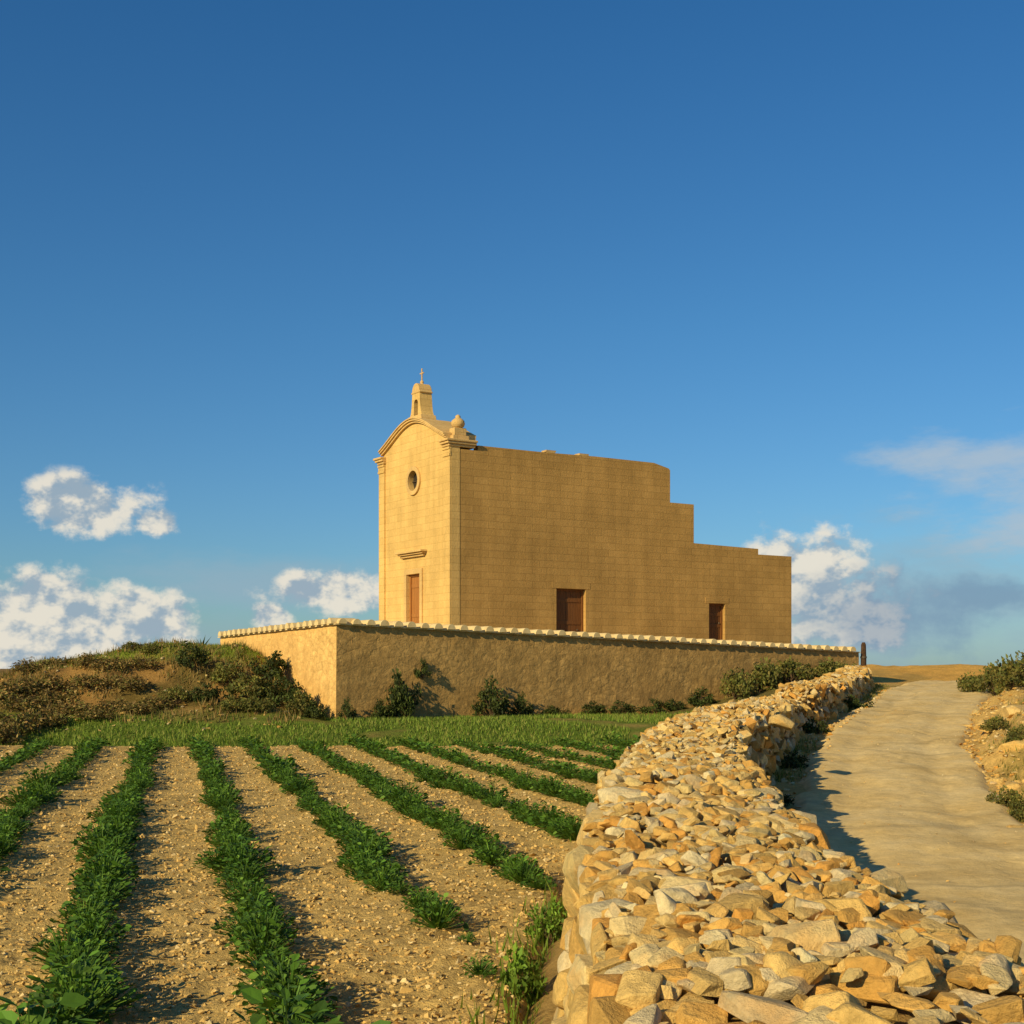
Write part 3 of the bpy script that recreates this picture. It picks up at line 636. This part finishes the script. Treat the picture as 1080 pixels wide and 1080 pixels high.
bm=bmesh.new(); box(bm,D-.0,xa-.35,y0+.32,W-y0-.32,zn+.004,zn+.06); bmobj('roof',bm,M['roof'],ch)
for px in (590,625):
    t=side(px,475)[0]; bm=bmesh.new(); prism(bm,[(t-.16,zn+.05),(t+.16,zn+.05),(t+.16,zn+.3),(t+.2,zn+.3),(t+.2,zn+.36),(t-.2,zn+.36),(t-.2,zn+.3),(t-.16,zn+.3)],'y',.5,.8); bmobj('vent',bm,M['trim'],ch)
zc=7.02; cm=W/2; oz=fac(437.5,507)[1]; orad=.34
dz=fac(434,606)[1]; dw=.47
apex=8.02; sp=7.20; half=W/2-.22
def gab(q): return .55*(1-q**1.9)+.45*(1+math.cos(math.pi*q))/2
def gz(s): return sp+(apex-sp)*gab(min(abs(s-cm)/half,1))+.02
pts=[(cm+half*(1-2*k/28.0)) for k in range(29)]
outer=[(0,-.6),(cm-dw,-.6),(cm-dw,dz),(cm+dw,dz),(cm+dw,-.6),(W,-.6),(W,zc),(cm+half,zc)]+[(s,gz(s) if 0<k<28 else sp) for k,s in enumerate(pts)]+[(cm-half,zc),(0,zc)]
circ=[(cm+orad*math.cos(6.28318*k/32),oz+orad*math.sin(6.28318*k/32)) for k in range(32)]
bm=bmesh.new()
def loop(pts,x):
    v=[bm.verts.new((x,p[0],p[1])) for p in pts]; return v,[bm.edges.new((v[i],v[(i+1)%len(v)])) for i in range(len(v))]
vo_,eo=loop(outer,0); vc_,ec=loop(circ,0)
bmesh.ops.triangle_fill(bm,edges=eo+ec,use_beauty=True)
DF=.32
for i in range(len(outer)):
    j=(i+1)%len(outer); dd=.3 if 1<=i<=3 else (DF-.002 if i in (0,4) else D)
    if i==5 or i==len(outer)-1: dd=DF-.001
    q=[bm.verts.new((dd,outer[k][0],outer[k][1])) for k in (i,j)]; bm.faces.new([vo_[i],vo_[j],q[1],q[0]])
bo=[bm.verts.new((D,p[0],p[1])) for p in [outer[7]]+outer[8:-1]]; bm.faces.new(bo)
q=[bm.verts.new((.22,p[0],p[1])) for p in circ]
for i in range(32): bm.faces.new([vc_[i],vc_[(i+1)%32],q[(i+1)%32],q[i]])
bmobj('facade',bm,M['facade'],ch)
for a,b_ in ((.004,.42),(W-.42,W-.004)):
    bm=bmesh.new(); box(bm,-.06,.01,a,b_,.35,zc-.42)
    box(bm,-.1,.012,a-.03,b_+.04,-.6,.348)
    for e,z0_,z1_ in ((.09,zc-.418,zc-.34),(.07,zc-.338,zc-.2),(.1,zc-.198,zc-.12)): box(bm,-e,.012,a-.012,b_+.03,z0_,z1_)
    bmobj('pilaster',bm,M['facade'],ch,.008)
for a,b_ in ((0,.46),(W-.46,W)):
    bm=bmesh.new()
    for k,(e,z0_,z1_) in enumerate(((.04,zc-.10,zc-.02),(.09,zc-.018,zc+.06),(.13,zc+.062,zc+.14))):
        lo=a-e if a<=0 else a-.002*k; hi=b_+e if a>0 else b_+.002*k
        box(bm,-.06-e*1.3,D-.15+e*.5,lo,hi,z0_,z1_)
    bmobj('cornice',bm,M['trim'],ch,.02)
bm=bmesh.new(); n=40
for (e0,e1,h0,h1) in ((-.09,D+.02,.0,.06),(-.15,D+.03,.062,.12),(-.19,D+.04,.122,.16)):
    rings=[]
    for k in range(n+1):
        s=cm+(half+.02)*(1-2*k/n); z_=gz(s); sl=-(gz(s+.01)-gz(s-.01))/.02; nrm=1/math.sqrt(1+sl*sl); ny,nz=sl*nrm,nrm
        rings.append([bm.verts.new((x_,s+ny*h,z_+nz*h)) for x_,h in ((e0,h0),(e1,h0),(e1,h1),(e0,h1))])
    for a,b_ in zip(rings,rings[1:]):
        for j in range(4): bm.faces.new([a[j],a[(j+1)%4],b_[(j+1)%4],b_[j]])
    bm.faces.new(rings[0]); bm.faces.new(rings[-1][::-1])
bmobj('gable_moulding',bm,M['trim'],ch)
oc_=bpy.data.objects.new('round_window',None); link(oc_,ch); oc_.location=(0,cm,oz)
def ringmesh(r0,r1,x0,x1,seg=40):
    bm=bmesh.new(); R_=[]
    for k in range(seg):
        c,s=math.cos(6.28318*k/seg),math.sin(6.28318*k/seg); R_.append([bm.verts.new((x,rr*c,rr*s)) for x,rr in ((x0,r0),(x0,r1),(x1,r1),(x1,r0))])
    for k in range(seg):
        a,b_=R_[k],R_[(k+1)%seg]
        for j in range(4): bm.faces.new([a[j],a[(j+1)%4],b_[(j+1)%4],b_[j]])
    return bm
bmobj('frame',ringmesh(orad+.002,orad+.15,-.07,.02),M['trim'],oc_,.01)
bm=bmesh.new(); prism(bm,[((orad-.005)*math.cos(6.28318*k/32),(orad-.005)*math.sin(6.28318*k/32)) for k in range(32)],'x',.15,.17); bmobj('glass',bm,M['glass'],oc_)
bm=bmesh.new(); box(bm,.1,.13,-.015,.015,-orad+.01,orad-.01); box(bm,.101,.129,-orad+.01,orad-.01,-.015,.015); bmobj('glazing_bars',bm,M['iron'],oc_)
def door(name,parent,loc,w,h,rot,mat,planks=4):
    e=bpy.data.objects.new(name,None); link(e,parent); e.location=loc; e.rotation_euler=(0,0,rot)
    bm=bmesh.new(); n=planks
    for k in range(n):
        a=-w/2+.07+(w-.14)*k/n; box(bm,a+.004,a+(w-.14)/n-.004,.03,.07,.0,h-.07)
    for z in (.25,h*.5,h-.45): box(bm,-w/2+.09,w/2-.09,.012,.032,z,z+.12)
    bmobj('panel',bm,mat,e)
    bm=bmesh.new(); box(bm,-w/2+.002,-w/2+.07,-.02,.09,-.0,h-.002); box(bm,w/2-.07,w/2-.002,-.02,.09,0,h-.002); box(bm,-w/2+.072,w/2-.072,-.018,.09,h-.07,h-.002); bmobj('frame',bm,mat,e)
    bm=bmesh.new(); lathe(bm,[(.02,1.0),(.03,1.02),(.02,1.06)],w*.3,-.0,8); bmobj('handle',bm,M['iron'],e)
door('front_door',ch,(.1,cm,0),2*dw,dz,-math.pi/2,M['wood_lit'])
bm=bmesh.new(); e=.17
prism(bm,[(cm-dw-e,-.1),(cm-dw-.002,-.1),(cm-dw-.002,dz+.002),(cm+dw+.002,dz+.002),(cm+dw+.002,-.1),(cm+dw+e,-.1),(cm+dw+e,dz+.18),(cm-dw-e,dz+.18)],'x',-.06,.02)
bmobj('door_surround',bm,M['trim'],ch,.008)
hz=fac(435,588)[1]
bm=bmesh.new()
for e,a,b_ in ((.1,0,.07),(.18,.072,.13),(.26,.132,.2)): box(bm,-e,.02,cm-.72-e*.8,cm+.72+e*.8,hz+a,hz+b_)
bmobj('door_hood',bm,M['trim'],ch,.01)
door('side_door',ch,((doorop[0]+doorop[1])/2,y0+.16,0),doorop[1]-doorop[0],doorop[3],0,M['wood'],planks=5)
door('annex_door',ch,((winop[0]+winop[1])/2,y0+.16,.35),winop[1]-winop[0],winop[3]-.35,0,M['wood'],planks=3)
for (op) in (doorop,winop):
    bm=bmesh.new(); box(bm,op[0]-.18,op[1]+.18,y0-.01,y0+.03,op[3]+.002,op[3]+.22); bmobj('lintel',bm,M['nave'],ch,.006)
    bm=bmesh.new(); box(bm,op[0]-.1,op[1]+.1,y0-.06,y0+.1,op[2]-.12,op[2]-.002); bmobj('sill',bm,M['nave'],ch,.006)
bt=bpy.data.objects.new('bell_turret',None); link(bt,ch); bt.location=(.1,cm,apex+.1)
x0_,x1_=-.03,.44; hw=.42
bm=bmesh.new(); prism(bm,[(-.5,-.12),(.5,-.12),(.48,.08),(.44,.18),(-.44,.18),(-.48,.08)],'x',x0_-.06,x1_+.06)
bmobj('base',bm,M['trim'],bt,.015)
bm=bmesh.new(); ih=.14; zt=.94; arcp=[(ih*math.cos(a*math.pi/10),.60+ih*math.sin(a*math.pi/10)) for a in range(11)]
sh=[(hw,.182),(hw*.84,.30),(hw*.72,.55),(hw*.62,zt)]
prism(bm,sh+[(-p[0],p[1]) for p in sh[::-1]]+[(-ih,.182)]+[(p[0],p[1]) for p in arcp[::-1]]+[(ih,.182)],'x',x0_,x1_)
bmobj('arch',bm,M['facade'],bt)
bm=bmesh.new()
cp=[(.31,zt+.002),(.31,zt+.05),(.25,zt+.08),(.24,zt+.15),(.20,zt+.23),(.14,zt+.30),(.06,zt+.345)]
prism(bm,[(-p[0],p[1]) for p in cp]+cp[::-1],'x',x0_-.02,x1_+.02); bmobj('cap',bm,M['trim'],bt,.02)
cxm=(x0_+x1_)/2
bm=bmesh.new(); lathe(bm,[(.09,zt+.33),(.05,zt+.37),(.07,zt+.42),(.03,zt+.47)],cxm,0,12); bmobj('knob',bm,M['trim'],bt)
bm=bmesh.new(); g_=.018; z=zt+.04; prism(bm,[(-g_,z+.42),(g_,z+.42),(g_,z+.66),(.12,z+.66),(.12,z+.695),(g_,z+.695),(g_,z+.84),(-g_,z+.84),(-g_,z+.695),(-.12,z+.695),(-.12,z+.66),(-g_,z+.66)],'x',cxm-g_,cxm+g_); bmobj('cross',bm,M['trim'],bt)
bm=bmesh.new(); lathe(bm,[(.10,.45),(.085,.5),(.06,.6),(.035,.67),(.02,.74)],cxm,0,16); bmobj('bell',bm,M['iron'],bt)
fi=bpy.data.objects.new('finial',None); link(fi,ch); fi.location=(.36,.22,zc+.142)
bm=bmesh.new(); box(bm,-.28,.34,-.2,.24,0,.14); box(bm,-.20,.26,-.15,.19,.142,.40); bmobj('pedestal',bm,M['trim'],fi,.02)
bm=bmesh.new(); lathe(bm,[(.12,.402),(.20,.45),(.23,.54),(.21,.64),(.13,.71),(.08,.74),(.09,.79),(.04,.84)],.02,0,14); bmobj('urn',bm,M['trim'],fi,0,True)
# ------------------------------------------------------------------ light, sky, camera
S=Vector((-.645,-.765,0)).normalized(); el=math.radians(24.5); S=Vector((S.x*math.cos(el),S.y*math.cos(el),math.sin(el)))
sun=bpy.data.lights.new('sun','SUN'); sun.energy=5.0; sun.angle=math.radians(.5); sun.color=(1,.81,.45)
so=bpy.data.objects.new('sun',sun); link(so); so.rotation_euler=S.to_track_quat('Z','Y').to_euler()
w=bpy.data.worlds.new('World'); scene.world=w; w.use_nodes=True; nt=w.node_tree; bg=nt.nodes['Background']
sky=nt.nodes.new('ShaderNodeTexSky'); sky.sky_type='NISHITA'; sky.sun_disc=False; sky.sun_elevation=el; sky.sun_rotation=math.atan2(S.x,S.y)
sky.air_density=1.0; sky.dust_density=.4; sky.ozone_density=2.0
bg.inputs['Strength'].default_value=.1
tc=nt.nodes.new('ShaderNodeTexCoord').outputs['Generated']
sep=nt.nodes.new('ShaderNodeSeparateXYZ'); nt.links.new(tc,sep.inputs[0])
az=math_(nt,'ARCTAN2',sep.outputs[0],sep.outputs[1]); elv=math_(nt,'ARCSINE',sep.outputs[2])
tint=ramp(nt,elv,[(0.0,(.44,.66,.86)),(.10,(.38,.66,.90)),(.25,(.31,.67,.93)),(.48,(.22,.63,.95)),(.9,(.35,.6,.85))])
base_=mix(nt,sky.outputs[0],tint,1.0,'MULTIPLY')
com=nt.nodes.new('ShaderNodeCombineXYZ'); nt.links.new(az,com.inputs[0]); nt.links.new(math_(nt,'MULTIPLY',elv,1.25),com.inputs[1])
nzv=noise(nt,com.outputs[0],26,6,.6)
off=nt.nodes.new('ShaderNodeVectorMath'); off.operation='ADD'; off.inputs[1].default_value=(-.005,.010,0); nt.links.new(com.outputs[0],off.inputs[0])
nz2=noise(nt,off.outputs[0],26,4,.6)
mpw=nt.nodes.new('ShaderNodeMapping'); mpw.inputs['Scale'].default_value=(1,2.2,1); mpw.inputs['Rotation'].default_value=(0,0,-.45); nt.links.new(com.outputs[0],mpw.inputs[0])
nw=noise(nt,mpw.outputs[0],11,5,.62)
def blob(px,py,rx,ry):
    a=math_(nt,'DIVIDE',math_(nt,'SUBTRACT',az,math.atan((px-540)/F)),rx/F); e=math_(nt,'DIVIDE',math_(nt,'SUBTRACT',elv,math.atan((HY-py)/F)),ry/F)
    d=math_(nt,'SQRT',math_(nt,'ADD',math_(nt,'MULTIPLY',a,a),math_(nt,'MULTIPLY',e,e))); return math_(nt,'SUBTRACT',1.0,d)
def mx(l):
    o=l[0]
    for q in l[1:]: o=math_(nt,'MAXIMUM',o,q)
    return o
def sstep(v,a,b_):
    n=nt.nodes.new('ShaderNodeMapRange'); n.interpolation_type='SMOOTHSTEP'; n.inputs[1].default_value=a; n.inputs[2].default_value=b_; nt.links.new(v,n.inputs[0]); return n.outputs[0]
puff=mx([blob(92,543,84,40),blob(165,556,34,18),blob(70,665,130,70),blob(30,640,80,42),blob(150,655,74,44),blob(0,700,120,60),blob(288,652,30,22),blob(345,625,80,32),blob(848,612,78,76),blob(895,650,95,56)])
pd=math_(nt,'ADD',puff,math_(nt,'MULTIPLY',math_(nt,'SUBTRACT',nzv,.5),2.0))
dens=math_(nt,'MULTIPLY',sstep(pd,.10,.55),sstep(puff,-.25,.2))
lit=sstep(math_(nt,'SUBTRACT',nzv,nz2),-.10,.08)
haze=mx([blob(300,618,240,44),blob(60,680,300,80),blob(980,640,260,110)])
hd=math_(nt,'MULTIPLY',sstep(math_(nt,'ADD',haze,math_(nt,'MULTIPLY',math_(nt,'SUBTRACT',nw,.5),1.6)),.0,1.0),.75)
wisp=mx([blob(1030,500,150,52),blob(1075,560,120,60)])
wd=math_(nt,'MULTIPLY',sstep(math_(nt,'ADD',wisp,math_(nt,'MULTIPLY',math_(nt,'SUBTRACT',nw,.5),2.6)),.1,1.1),.75)
grey=mx([blob(940,650,130,56),blob(1035,630,70,24)])
gd=math_(nt,'MULTIPLY',sstep(math_(nt,'ADD',grey,math_(nt,'MULTIPLY',math_(nt,'SUBTRACT',nzv,.5),1.8)),.05,.8),.6)
c=mix(nt,base_,(2.9,4.2,5.1),hd); c=mix(nt,c,(4.4,5.2,5.9),wd)
cloudc=mix(nt,(3.2,4.1,4.9),(8.2,7.6,6.4),lit)
c=mix(nt,c,cloudc,math_(nt,'MULTIPLY',dens,.92)); c=mix(nt,c,(1.6,2.7,4.1),gd)
nt.links.new(c,bg.inputs['Color'])
cam=bpy.data.cameras.new('camera'); cam.lens=F/1080*36; cam.sensor_width=36; cam.shift_y=(HY-540)/1080; cam.clip_start=.05; cam.clip_end=9000
co=bpy.data.objects.new('camera',cam); link(co); co.location=(0,0,E); co.rotation_euler=(math.pi/2,0,0); scene.camera=co
scene.view_settings.view_transform='Standard'; scene.view_settings.look='None'; scene.view_settings.exposure=0
print('done',time.time()-T0)
